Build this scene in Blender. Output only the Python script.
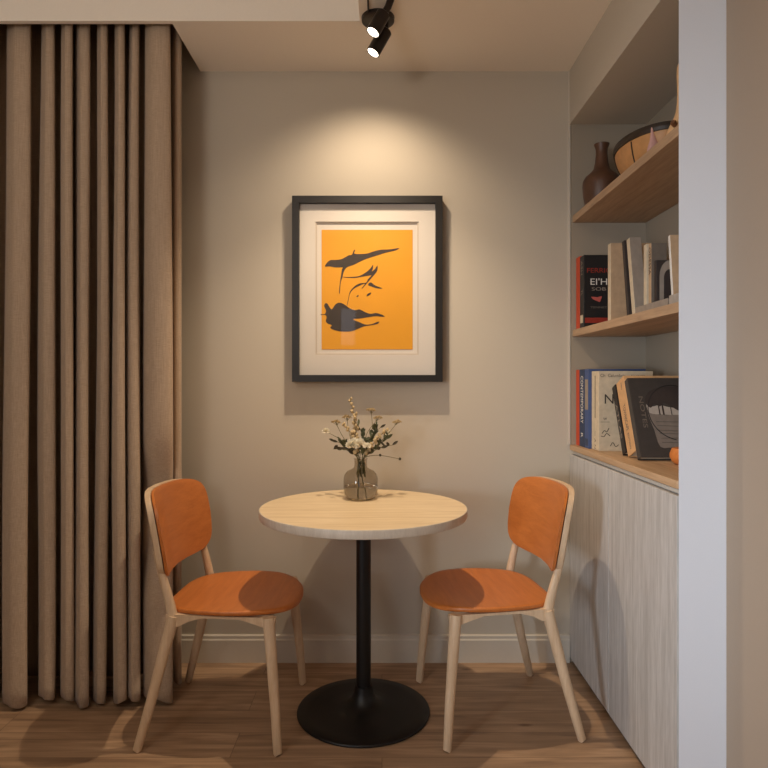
import bpy, bmesh, math, random
from mathutils import Vector, Matrix, Euler
C = bpy.context.scene.collection
for o in list(bpy.data.objects): bpy.data.objects.remove(o)
random.seed(7)
PI = math.pi
def R(a): return math.radians(a)
def lin(r, g, b):
    def f(c):
        c /= 255.0
        return c/12.92 if c <= .04045 else ((c+.055)/1.055)**2.4
    return (f(r), f(g), f(b), 1)

# ------------------------------------------------------------------ camera, light, exposure
sc = bpy.context.scene
cam_d = bpy.data.cameras.new('camera'); cam = bpy.data.objects.new('camera', cam_d); C.objects.link(cam)
cam.location = (0, 0, 1.236); cam.rotation_euler = (R(90), 0, 0)
cam_d.sensor_width = 36; cam_d.sensor_fit = 'HORIZONTAL'; cam_d.lens = 640/768*36
cam_d.shift_x = 2/768; cam_d.shift_y = -3/768; cam_d.clip_start = .02
sc.camera = cam
sc.view_settings.view_transform = 'Standard'; sc.view_settings.look = 'None'
sc.view_settings.gamma = 1; sc.view_settings.exposure = 0; sc.view_settings.use_curve_mapping = False
w = bpy.data.worlds.new('world'); sc.world = w; w.use_nodes = True
w.node_tree.nodes['Background'].inputs[0].default_value = (.55, .7, 1, 1)
w.node_tree.nodes['Background'].inputs[1].default_value = 1.0

def area_light(name, loc, target, sx, sy, power, col):
    d = bpy.data.lights.new(name, 'AREA'); d.shape = 'RECTANGLE'; d.size = sx; d.size_y = sy
    d.energy = power; d.color = col
    o = bpy.data.objects.new(name, d); C.objects.link(o); o.location = loc
    o.rotation_euler = (Vector(target)-Vector(loc)).to_track_quat('-Z', 'Y').to_euler()
    return o
def spot_light(name, loc, target, power, col, size, blend, radius):
    d = bpy.data.lights.new(name, 'SPOT'); d.energy = power; d.color = col
    d.spot_size = R(size); d.spot_blend = blend; d.shadow_soft_size = radius
    o = bpy.data.objects.new(name, d); C.objects.link(o); o.location = loc
    o.rotation_euler = (Vector(target)-Vector(loc)).to_track_quat('-Z', 'Y').to_euler()
    return o
DAY = (.80, .90, 1.0)
WARM = (1.0, .80, .58)
LB = Vector((-.037, 2.388, 2.450)); LA = Vector((-.037, 2.298, 2.477))      # the two lamp mouths
area_light('daylight_left_window', (-2.17, -.95, 1.12), (1.2, 1.6, .85), .36, .9, 8.5, DAY).data.spread = R(52)
area_light('daylight_rear_window', (-.65, -1.46, .70), (1.6, 1.8, .62), .55, 1.1, 1.4, (.72, .84, 1)).data.spread = R(56)
area_light('daylight_small_window', (-.375, -1.46, 1.83), (.2, 2, 1.2), .15, .40, .3, DAY)
area_light('fill_from_above', (-1.3, -.5, 2.78), (-1.3, -.5, 0), .5, .5, 10, (1, .96, .92))  # added ambient fill from above, not a real fixture
area_light('fill_upward', (-1.3, -.75, 1.7), (-1.1, 0, 3), .7, .7, 24, (1, .94, .88))  # added upward fill behind the camera, stands for no real lamp
spot_light('spot_wall', LB, LB+Vector((-.01, .42, -.72)), 17, WARM, 124, .9, .012)
spot_light('spot_table', LA, LA+Vector((-.01, .04, -1)), 72, WARM, 104, 1.0, .012)

# ------------------------------------------------------------------ materials
def new_mat(name):
    m = bpy.data.materials.new(name); m.use_nodes = True
    return m, m.node_tree.nodes, m.node_tree.links, m.node_tree.nodes['Principled BSDF']
def plain(name, col, rough=.6, noise=.06, scale=30, metallic=0, bump=0, coat=0, spec=.5):
    m, n, l, b = new_mat(name)
    tc = n.new('ShaderNodeTexCoord'); t = n.new('ShaderNodeTexNoise'); t.inputs['Scale'].default_value = scale
    l.new(tc.outputs['Object'], t.inputs['Vector'])
    r = n.new('ShaderNodeValToRGB'); l.new(t.outputs['Fac'], r.inputs[0])
    a = [c*(1-noise) for c in col[:3]]+[1]; d = [min(1, c*(1+noise)) for c in col[:3]]+[1]
    r.color_ramp.elements[0].position = .3; r.color_ramp.elements[1].position = .7
    r.color_ramp.elements[0].color = a; r.color_ramp.elements[1].color = d
    l.new(r.outputs[0], b.inputs['Base Color'])
    b.inputs['Roughness'].default_value = rough; b.inputs['Metallic'].default_value = metallic
    b.inputs['Coat Weight'].default_value = coat; b.inputs['Specular IOR Level'].default_value = spec
    if bump:
        bp = n.new('ShaderNodeBump'); bp.inputs['Strength'].default_value = bump; bp.inputs['Distance'].default_value = .002
        l.new(t.outputs['Fac'], bp.inputs['Height']); l.new(bp.outputs[0], b.inputs['Normal'])
    return m
def wood(name, c1, c2, stretch=(1, 14, 14), scale=3.0, rough=.5, fine=.35, coat=0, rot=(0, 0, 0)):
    m, n, l, b = new_mat(name)
    tc = n.new('ShaderNodeTexCoord'); mp = n.new('ShaderNodeMapping'); mp.inputs['Scale'].default_value = stretch
    mp.inputs['Rotation'].default_value = rot
    l.new(tc.outputs['Object'], mp.inputs[0])
    t = n.new('ShaderNodeTexNoise'); t.inputs['Scale'].default_value = scale; t.inputs['Detail'].default_value = 6
    t.inputs['Distortion'].default_value = .6; l.new(mp.outputs[0], t.inputs['Vector'])
    t2 = n.new('ShaderNodeTexNoise'); t2.inputs['Scale'].default_value = scale*6; t2.inputs['Detail'].default_value = 3
    l.new(mp.outputs[0], t2.inputs['Vector'])
    mx = n.new('ShaderNodeMath'); mx.operation = 'MULTIPLY_ADD'; mx.inputs[1].default_value = fine
    l.new(t2.outputs['Fac'], mx.inputs[0])
    mu = n.new('ShaderNodeMath'); mu.operation = 'MULTIPLY'; mu.inputs[1].default_value = 1-fine
    l.new(t.outputs['Fac'], mu.inputs[0]); l.new(mu.outputs[0], mx.inputs[2])
    r = n.new('ShaderNodeValToRGB'); r.color_ramp.elements[0].position = .36; r.color_ramp.elements[1].position = .64
    r.color_ramp.elements[0].color = c1; r.color_ramp.elements[1].color = c2
    l.new(mx.outputs[0], r.inputs[0]); l.new(r.outputs[0], b.inputs['Base Color'])
    b.inputs['Roughness'].default_value = rough; b.inputs['Coat Weight'].default_value = coat
    bp = n.new('ShaderNodeBump'); bp.inputs['Strength'].default_value = .12; bp.inputs['Distance'].default_value = .001
    l.new(mx.outputs[0], bp.inputs['Height']); l.new(bp.outputs[0], b.inputs['Normal'])
    return m
def floor_mat():
    m, n, l, b = new_mat('oak_planks')
    tc = n.new('ShaderNodeTexCoord')
    br = n.new('ShaderNodeTexBrick'); br.inputs['Scale'].default_value = 1
    br.inputs['Brick Width'].default_value = 1.35; br.inputs['Row Height'].default_value = .15
    br.inputs['Mortar Size'].default_value = .0012; br.inputs['Mortar Smooth'].default_value = .2; br.offset = .37; br.offset_frequency = 2
    br.inputs['Color1'].default_value = (0, 0, 0, 1); br.inputs['Color2'].default_value = (1, 1, 1, 1)
    br.inputs['Mortar'].default_value = (.5, .5, .5, 1)
    l.new(tc.outputs['Object'], br.inputs['Vector'])
    # every plank shifts the grain so neighbours differ
    mp = n.new('ShaderNodeMapping'); mp.inputs['Scale'].default_value = (1, 11, 1); l.new(tc.outputs['Object'], mp.inputs[0])
    ad = n.new('ShaderNodeVectorMath'); ad.operation = 'ADD'; l.new(mp.outputs[0], ad.inputs[0])
    ms = n.new('ShaderNodeVectorMath'); ms.operation = 'SCALE'; ms.inputs['Scale'].default_value = 9
    l.new(br.outputs['Color'], ms.inputs[0]); l.new(ms.outputs[0], ad.inputs[1])
    t = n.new('ShaderNodeTexNoise'); t.inputs['Scale'].default_value = 2.6; t.inputs['Detail'].default_value = 8
    t.inputs['Distortion'].default_value = .8; l.new(ad.outputs[0], t.inputs['Vector'])
    r = n.new('ShaderNodeValToRGB'); e = r.color_ramp.elements
    e[0].position = .3; e[0].color = lin(138, 110, 86); e[1].position = .72; e[1].color = lin(200, 166, 134)
    q = e.new(.5); q.color = lin(172, 140, 110)
    l.new(t.outputs['Fac'], r.inputs[0])
    hs = n.new('ShaderNodeMixRGB'); hs.blend_type = 'MULTIPLY'; hs.inputs[0].default_value = 1
    rr = n.new('ShaderNodeValToRGB'); rr.color_ramp.elements[0].color = (.86, .84, .82, 1); rr.color_ramp.elements[1].color = (1.0, 1.0, 1.0, 1)
    l.new(br.outputs['Color'], rr.inputs[0]); l.new(r.outputs[0], hs.inputs[1]); l.new(rr.outputs[0], hs.inputs[2])
    jt = n.new('ShaderNodeMixRGB'); jt.inputs[2].default_value = lin(84, 60, 42)
    fm = n.new('ShaderNodeMath'); fm.operation = 'MULTIPLY'; fm.inputs[1].default_value = .7
    l.new(br.outputs['Fac'], fm.inputs[0]); l.new(fm.outputs[0], jt.inputs[0]); l.new(hs.outputs[0], jt.inputs[1])
    # knots
    vo = n.new('ShaderNodeTexVoronoi'); vo.inputs['Scale'].default_value = 1.5
    mp2 = n.new('ShaderNodeMapping'); mp2.inputs['Scale'].default_value = (1, 2.6, 1); mp2.inputs['Location'].default_value = (.38, .22, 0)
    l.new(tc.outputs['Object'], mp2.inputs[0]); l.new(mp2.outputs[0], vo.inputs['Vector'])
    kr = n.new('ShaderNodeValToRGB'); kr.color_ramp.elements[0].position = .015; kr.color_ramp.elements[0].color = (.75, .75, .75, 1)
    kr.color_ramp.elements[1].position = .05; kr.color_ramp.elements[1].color = (0, 0, 0, 1)
    l.new(vo.outputs['Distance'], kr.inputs[0])
    kn = n.new('ShaderNodeMixRGB'); kn.inputs[2].default_value = lin(92, 58, 36)
    l.new(kr.outputs[0], kn.inputs[0]); l.new(jt.outputs[0], kn.inputs[1])
    l.new(kn.outputs[0], b.inputs['Base Color']); b.inputs['Roughness'].default_value = .42
    bp = n.new('ShaderNodeBump'); bp.inputs['Strength'].default_value = .25; bp.inputs['Distance'].default_value = .002; bp.invert = True
    l.new(br.outputs['Fac'], bp.inputs['Height']); l.new(bp.outputs[0], b.inputs['Normal'])
    return m
def linen(name, c1, c2):
    m, n, l, b = new_mat(name)
    tc = n.new('ShaderNodeTexCoord'); mp = n.new('ShaderNodeMapping'); mp.inputs['Scale'].default_value = (60, 60, 700)
    l.new(tc.outputs['Object'], mp.inputs[0])
    t = n.new('ShaderNodeTexNoise'); t.inputs['Scale'].default_value = 1; t.inputs['Detail'].default_value = 3; l.new(mp.outputs[0], t.inputs['Vector'])
    mp2 = n.new('ShaderNodeMapping'); mp2.inputs['Scale'].default_value = (500, 500, 12)
    l.new(tc.outputs['Object'], mp2.inputs[0])
    t2 = n.new('ShaderNodeTexNoise'); t2.inputs['Scale'].default_value = 1; l.new(mp2.outputs[0], t2.inputs['Vector'])
    ad = n.new('ShaderNodeMath'); ad.operation = 'ADD'; l.new(t.outputs['Fac'], ad.inputs[0]); l.new(t2.outputs['Fac'], ad.inputs[1])
    hf = n.new('ShaderNodeMath'); hf.operation = 'MULTIPLY'; hf.inputs[1].default_value = .5; l.new(ad.outputs[0], hf.inputs[0])
    r = n.new('ShaderNodeValToRGB'); r.color_ramp.elements[0].position = .35; r.color_ramp.elements[1].position = .65
    r.color_ramp.elements[0].color = c1; r.color_ramp.elements[1].color = c2
    l.new(hf.outputs[0], r.inputs[0]); l.new(r.outputs[0], b.inputs['Base Color'])
    b.inputs['Roughness'].default_value = .9; b.inputs['Sheen Weight'].default_value = .15; b.inputs['Specular IOR Level'].default_value = .1
    bp = n.new('ShaderNodeBump'); bp.inputs['Strength'].default_value = .3; bp.inputs['Distance'].default_value = .001
    l.new(hf.outputs[0], bp.inputs['Height']); l.new(bp.outputs[0], b.inputs['Normal'])
    return m
def thin_glass(name, tint, gloss_rough=.02, ior=1.45):
    m = bpy.data.materials.new(name); m.use_nodes = True; n = m.node_tree.nodes; l = m.node_tree.links; n.clear()
    out = n.new('ShaderNodeOutputMaterial'); mix = n.new('ShaderNodeMixShader'); fr = n.new('ShaderNodeFresnel'); fr.inputs[0].default_value = ior
    tr = n.new('ShaderNodeBsdfTransparent'); tr.inputs[0].default_value = tint
    gl = n.new('ShaderNodeBsdfGlossy'); gl.inputs['Roughness'].default_value = gloss_rough
    ge = n.new('ShaderNodeNewGeometry'); sb = n.new('ShaderNodeMath'); sb.operation = 'SUBTRACT'; sb.inputs[0].default_value = 1
    mu = n.new('ShaderNodeMath'); mu.operation = 'MULTIPLY'; l.new(ge.outputs['Backfacing'], sb.inputs[1])
    l.new(sb.outputs[0], mu.inputs[0]); l.new(fr.outputs[0], mu.inputs[1])      # only the outward side of a pane mirrors
    l.new(mu.outputs[0], mix.inputs[0]); l.new(tr.outputs[0], mix.inputs[1]); l.new(gl.outputs[0], mix.inputs[2]); l.new(mix.outputs[0], out.inputs[0])
    return m
def emit(name, col, s):
    m = bpy.data.materials.new(name); m.use_nodes = True; n = m.node_tree.nodes; l = m.node_tree.links; n.clear()
    out = n.new('ShaderNodeOutputMaterial'); e = n.new('ShaderNodeEmission'); e.inputs[0].default_value = col; e.inputs[1].default_value = s
    l.new(e.outputs[0], out.inputs[0]); return m

M = {}
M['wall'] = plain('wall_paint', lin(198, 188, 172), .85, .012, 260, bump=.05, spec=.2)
M['niche'] = plain('niche_shade_paint', lin(162, 150, 133), .85, .012, 260, bump=.05, spec=.2)  # albedo lowered so the recess keeps its shade despite window light
M['shaded_sidewall'] = plain('side_wall_shade_paint', lin(168, 150, 132), .85, .012, 260, spec=.2)  # shade put into the colour, since this wall catches too much light
M['pier'] = plain('pier_daylight_paint', lin(222, 224, 230), .8, .01, 260, spec=.2)  # bluish white puts cool daylight into the colour of this face
M['ceil'] = plain('ceiling_paint', lin(246, 237, 224), .9, .01, 120, spec=.2)
M['trim'] = plain('trim_paint', lin(210, 201, 186), .55, .01, 90)
M['floor'] = floor_mat()
M['linen'] = linen('taupe_linen', lin(168, 146, 124), lin(192, 169, 146))
M['black'] = plain('black_metal', lin(16, 15, 15), .42, .1, 60, spec=.4)
M['lampblack'] = plain('lamp_black', lin(42, 34, 30), .35, .1, 60, metallic=.3)
M['oak_shelf'] = wood('shelf_oak', lin(164, 132, 102), lin(190, 156, 122), (14, 1, 14), 3, .5)
M['top_oak'] = wood('cabinet_top_oak', lin(170, 136, 102), lin(200, 166, 130), (14, 1, 14), 3, .5)
M['lam'] = wood('cabinet_laminate', lin(174, 169, 164), lin(204, 200, 196), (16, 16, 1), 3.2, .5, .4)
M['ash'] = wood('table_ash', lin(214, 188, 148), lin(234, 211, 174), (1, 13, 13), 3, .38, .3)
M['edge'] = wood('table_edge', lin(196, 182, 164), lin(212, 199, 182), (8, 8, 2), 4, .5)
M['beech'] = wood('pale_beech', lin(206, 176, 142), lin(224, 198, 166), (12, 12, 1), 4, .45)
M['orange'] = wood('orange_stain', lin(186, 106, 46), lin(202, 120, 56), (14, 1.4, 14), 2.6, .42, .3, coat=.1)
M['orange_back'] = wood('orange_stain_back', lin(186, 106, 46), lin(202, 120, 56), (14, 1.4, 14), 2.6, .4, .3, coat=.1)
M['frame'] = wood('frame_black_wood', lin(17, 14, 12), lin(24, 20, 17), (12, 12, 1), 4, .45)
M['mat'] = plain('mat_board', lin(218, 210, 200), .9, .01, 200)
M['bevel'] = plain('mat_bevel', lin(196, 184, 170), .9, .01, 200)
M['print'] = plain('orange_print', lin(226, 156, 24), .6, .02, 8)
M['ink'] = plain('charcoal_ink', lin(58, 48, 42), .7, .08, 40)
M['glass'] = thin_glass('picture_glass', (.99, .99, .99, 1), ior=1.35)
M['smoke'] = thin_glass('smoked_glass', (.86, .84, .81, 1), .03)
M['winglass'] = thin_glass('window_glass', (.97, .98, 1, 1))
M['lens'] = emit('lamp_lens', (1, .86, .68, 1), 6)
mw, nw, lw, bw = new_mat('water'); bw.inputs['Transmission Weight'].default_value = 1; bw.inputs['IOR'].default_value = 1.33
bw.inputs['Roughness'].default_value = .0; bw.inputs['Base Color'].default_value = (.95, .93, .88, 1); M['water'] = mw
for k, c, rg in [('red', (196, 72, 38), .6), ('blackbk', (30, 27, 27), .5), ('beige', (188, 156, 122), .7), ('grey', (150, 136, 122), .7),
             ('cream', (206, 188, 160), .7), ('darkbk', (56, 46, 42), .6), ('navy', (46, 60, 88), .6), ('blue', (66, 84, 128), .6),
             ('tan', (206, 160, 112), .7), ('sleeve', (62, 56, 52), .5), ('page', (222, 208, 184), .9), ('white', (226, 220, 210), .7),
             ('textgrey', (110, 98, 86), .7), ('redband', (150, 44, 28), .6), ('pink', (190, 90, 80), .6), ('sleevegrey', (120, 108, 98), .6),
             ('sleevelight', (168, 156, 144), .6), ('brownvase', (88, 58, 40), .45), ('bowltan', (196, 142, 88), .5), ('bowldark', (48, 36, 26), .5),
             ('palewood', (222, 178, 130), .5), ('knot', (120, 76, 46), .6), ('shell', (196, 150, 140), .4), ('potorange', (206, 122, 58), .45),
             ('stem', (104, 98, 62), .7), ('leafg', (78, 82, 52), .6), ('bloomw', (244, 236, 214), .8), ('budy', (192, 168, 126), .8), ('leafd', (66, 58, 40), .6),
             ('socket', (224, 220, 214), .5)]:
    M[k] = plain(k, lin(*c), rg, .08 if k not in ('red', 'white') else .03, 45)

# ------------------------------------------------------------------ helpers
def tag(o, label=None, cat=None, group=None, kind=None):
    if label: o['label'] = label
    if cat: o['category'] = cat
    if group: o['group'] = group
    if kind: o['kind'] = kind
    return o
def thing(name, label, cat, loc=(0, 0, 0), rot=(0, 0, 0), group=None):
    o = bpy.data.objects.new(name, None); C.objects.link(o); o.location = loc; o.rotation_euler = rot
    o.empty_display_size = .05
    return tag(o, label, cat, group)
def obj(name, bm, mat, parent=None, smooth=False, auto=None):
    bmesh.ops.recalc_face_normals(bm, faces=bm.faces)
    me = bpy.data.meshes.new(name); bm.to_mesh(me); bm.free()
    for m in (mat if isinstance(mat, (list, tuple)) else [mat]): me.materials.append(m)
    if smooth or auto:
        for p in me.polygons: p.use_smooth = True
    o = bpy.data.objects.new(name, me); C.objects.link(o)
    if auto:
        b2 = bmesh.new(); b2.from_mesh(me)
        for e in b2.edges:
            if len(e.link_faces) == 2 and e.calc_face_angle() > R(auto): e.smooth = False
        b2.to_mesh(me); b2.free()
    if parent: o.parent = parent
    return o
def box(bm, x0, x1, y0, y1, z0, z1, bev=0, seg=2, mi=0):
    t = bmesh.new(); bmesh.ops.create_cube(t, size=1)
    for v in t.verts: v.co = Vector(((x0+x1)/2+v.co.x*(x1-x0), (y0+y1)/2+v.co.y*(y1-y0), (z0+z1)/2+v.co.z*(z1-z0)))
    if bev: bmesh.ops.bevel(t, geom=t.edges[:], offset=bev, segments=seg, profile=.5, affect='EDGES')
    merge(bm, t, mi=mi); return bm
def merge(bm, t, mat=None, mi=0):
    vm = {v: bm.verts.new(mat @ v.co if mat else v.co) for v in t.verts}
    for f in t.faces:
        try:
            nf = bm.faces.new([vm[v] for v in f.verts]); nf.material_index = mi; nf.smooth = f.smooth
        except ValueError: pass
    t.free()
def bx(*a, **k): return box(bmesh.new(), *a, **k)
def lathe(bm, prof, n=48, cx=0, cy=0, z=0, cap=True):
    rings = []
    for r, h in prof:
        if r < 1e-5: rings.append([bm.verts.new((cx, cy, z+h))])
        else: rings.append([bm.verts.new((cx+r*math.cos(2*PI*i/n), cy+r*math.sin(2*PI*i/n), z+h)) for i in range(n)])
    for a, b in zip(rings, rings[1:]):
        for i in range(n):
            j = (i+1) % n
            if len(a) == 1 and len(b) == 1: continue
            if len(a) == 1: bm.faces.new((a[0], b[j], b[i]))
            elif len(b) == 1: bm.faces.new((a[i], a[j], b[0]))
            else: bm.faces.new((a[i], a[j], b[j], b[i]))
    if cap:
        for rg in (rings[0], rings[-1]):
            if len(rg) > 2: bm.faces.new(rg)
    return bm
def tube(bm, pts, rads, n=12, flat=1.0):
    pts = [Vector(p) for p in pts]
    if not isinstance(rads, (list, tuple)): rads = [rads]*len(pts)
    rings = []; up = None
    for i, p in enumerate(pts):
        d = (pts[min(i+1, len(pts)-1)]-pts[max(i-1, 0)]).normalized()
        if up is None: up = Vector((0, 1, 0)) if abs(d.y) < .9 else Vector((1, 0, 0))
        s = d.cross(up).normalized(); u = s.cross(d).normalized(); up = u
        rings.append([bm.verts.new(p+s*rads[i]*math.cos(2*PI*k/n)+u*rads[i]*flat*math.sin(2*PI*k/n)) for k in range(n)])
    for a, b in zip(rings, rings[1:]):
        for k in range(n): bm.faces.new((a[k], a[(k+1) % n], b[(k+1) % n], b[k]))
    bm.faces.new(rings[0]); bm.faces.new(rings[-1][::-1])
    return bm
def prism(bm, poly, fn, t0, t1):
    """poly of (a,b) extruded from t0 to t1; fn(a,b,t)->xyz"""
    A = [bm.verts.new(fn(a, b, t0)) for a, b in poly]; B = [bm.verts.new(fn(a, b, t1)) for a, b in poly]
    f = [bm.faces.new(A), bm.faces.new(B[::-1])]
    for i in range(len(poly)):
        j = (i+1) % len(poly); bm.faces.new((A[i], A[j], B[j], B[i]))
    if len(poly) > 4:
        from mathutils.geometry import tessellate_polygon
        bmesh.ops.delete(bm, geom=f, context='FACES_ONLY')
        for t in tessellate_polygon([[Vector((a, b, 0)) for a, b in poly]]):
            for V in (A, B):
                try: bm.faces.new([V[k] for k in t])
                except ValueError: pass
    return bm
def smooth_poly(pts, k=6, closed=True):
    out = []; n = len(pts)
    for i in range(n if closed else n-1):
        if closed: p0, p1, p2, p3 = (Vector(pts[(i+q) % n]) for q in (-1, 0, 1, 2))
        else: p0, p1, p2, p3 = Vector(pts[max(i-1, 0)]), Vector(pts[i]), Vector(pts[i+1]), Vector(pts[min(i+2, n-1)])
        for s in range(k):
            t = s/k
            out.append(.5*((2*p1)+(p2-p0)*t+(2*p0-5*p1+4*p2-p3)*t*t+(3*p1-p0-3*p2+p3)*t**3))
    if not closed: out.append(Vector(pts[-1]))
    return out
def text_mesh(name, body, size, mat, parent, origin, tx, ty, width=None, label=None):
    """flat lettering centred at origin; tx, ty are the reading and the letter-up directions"""
    cu = bpy.data.curves.new(name, 'FONT'); cu.body = body; cu.size = size; cu.align_x = 'CENTER'; cu.align_y = 'CENTER'
    cu.resolution_u = 3; cu.extrude = .0002
    tmp = bpy.data.objects.new('tmp', cu); C.objects.link(tmp)
    dg = bpy.context.evaluated_depsgraph_get(); dg.update()
    me = bpy.data.meshes.new_from_object(tmp.evaluated_get(dg)); bpy.data.objects.remove(tmp)
    tx = Vector(tx); ty = Vector(ty); tz = tx.cross(ty)
    sx = 1
    if width:
        w_ = max(v.co.x for v in me.vertices)-min(v.co.x for v in me.vertices); sx = width/w_
    for v in me.vertices: v.co = Vector(origin)+tx*v.co.x*sx+ty*v.co.y+tz*v.co.z
    me.materials.clear(); me.materials.append(mat)
    o = bpy.data.objects.new(name, me); C.objects.link(o); o.parent = parent
    if label: o['label'] = label
    return o
def struct(name, bm, mat, label=None, smooth=False):
    o = obj(name, bm, mat, None, smooth); o['kind'] = 'structure'
    if label: o['label'] = label
    return o

# ------------------------------------------------------------------ room shell
YB = 2.82; XC = .824; XR = .956; XL = -2.2; YR = -1.5; ZC = 2.6; ZH = 2.85; SEAM = 2.425
struct('floor', bx(XL-.1, 1.3, YR-.1, YB+.1, -.05, 0), M['floor'], 'light brown wood plank floor running across the room')
struct('wall_back', bx(XL-.1, 1.3, YB, YB+.1, 0, 2.95), M['wall'], 'warm greige back wall behind the round table')
bm = bx(-.80, XC+.35, SEAM, YB, ZC, 2.95)                      # lowered ceiling over the table corner
box(bm, -.085, XC+.35, YR, SEAM, ZC, 2.95)
box(bm, XL, -.80, SEAM, SEAM+.02, ZC, 2.95)                      # curtain pocket lip
struct('ceiling', bm, M['ceil'], 'lowered cream ceiling above the table with a curtain pocket at the left')
struct('ceiling_main', bx(XL, -.085, YR, YB, ZH, 2.95), M['ceil'], 'higher cream ceiling of the room in front of the lowered part')
# left wall with its window opening
wy0, wy1, wz0, wz1 = -1.25, -.65, .72, 1.88
bm = bx(XL-.1, XL, YR, wy0, 0, 2.95); box(bm, XL-.1, XL, wy1, YB, 0, 2.95); box(bm, XL-.1, XL, wy0, wy1, 0, wz0); box(bm, XL-.1, XL, wy0, wy1, wz1, 2.95)
struct('wall_left', bm, M['wall'])
# rear wall with a window opening
rx0, rx1, rz0, rz1 = -1.0, -.34, .12, 1.28
bm = bx(XL, rx0, YR-.1, YR, 0, 2.95); box(bm, rx1, 1.3, YR-.1, YR, 0, 1.62); box(bm, rx0, rx1, YR-.1, YR, 0, rz0); box(bm, rx0, rx1, YR-.1, YR, rz1, 1.62)
box(bm, rx0, -.46, YR-.1, YR, 1.62, 2.95); box(bm, -.29, 1.3, YR-.1, YR, 1.62, 2.95); box(bm, -.46, -.29, YR-.1, YR, 2.04, 2.95)
struct('wall_rear', bm, M['wall'])
bm = bx(XL-.07, XL-.04, wy0, wy0+.04, wz0, wz1); box(bm, XL-.07, XL-.04, wy1-.04, wy1, wz0, wz1); box(bm, XL-.07, XL-.04, wy0, wy1, wz0, wz0+.04); box(bm, XL-.07, XL-.04, wy0, wy1, wz1-.04, wz1)
wn = struct('window_1', bm, M['trim']); obj('window_pane', bx(XL-.058, XL-.054, wy0+.03, wy1-.03, wz0+.03, wz1-.03), M['winglass'], wn)
bm = bx(rx0, rx1, YR-.07, YR-.04, rz0, rz0+.04); box(bm, rx0, rx1, YR-.07, YR-.04, rz1-.04, rz1)
for xx in (rx0, rx1-.04): box(bm, xx, xx+.04, YR-.07, YR-.04, rz0, rz1)
wn = struct('window_2', bm, M['trim']); obj('window_pane', bx(rx0+.03, rx1-.03, YR-.058, YR-.054, rz0+.03, rz1-.03), M['winglass'], wn)
# right side: header over the niche, pier, wall towards the camera
struct('wall_right', bx(XR, 1.3, YR, 1.777, 0, 2.95), M['shaded_sidewall'], 'side wall at the right edge with shade put into its taupe paint, in front of the shelf niche')
struct('wall_pier', prism(bmesh.new(), [(XC, 1.777), (XC+.0065, 1.787), (1.3, 1.787), (1.3, 1.777)], lambda a, b, t_: Vector((a, b, t_)), 0, 2.95), M['pier'], 'narrow wall face with cool daylight put into its white paint that ends the shelf niche at the right')
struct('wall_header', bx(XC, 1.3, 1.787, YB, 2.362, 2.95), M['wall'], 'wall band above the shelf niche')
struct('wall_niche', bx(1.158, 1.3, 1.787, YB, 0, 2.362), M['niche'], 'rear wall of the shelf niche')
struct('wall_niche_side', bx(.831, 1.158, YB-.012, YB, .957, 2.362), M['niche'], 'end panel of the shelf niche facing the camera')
struct('trim_1', bx(XC-.004, XC+.004, YB-.008, YB, .957, ZC), M['trim'], 'thin pale corner bead between back wall and niche')
# baseboard with a small step profile
prof = [(0, 0), (.014, 0), (.014, .098), (.010, .104), (.010, .116), (.006, .120), (0, .120)]
bm = prism(bmesh.new(), prof, lambda a, b, t: Vector((t, YB-a, b)), XL, XC)
struct('baseboard_back', bm, M['trim'], 'low painted baseboard along the back wall')

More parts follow.
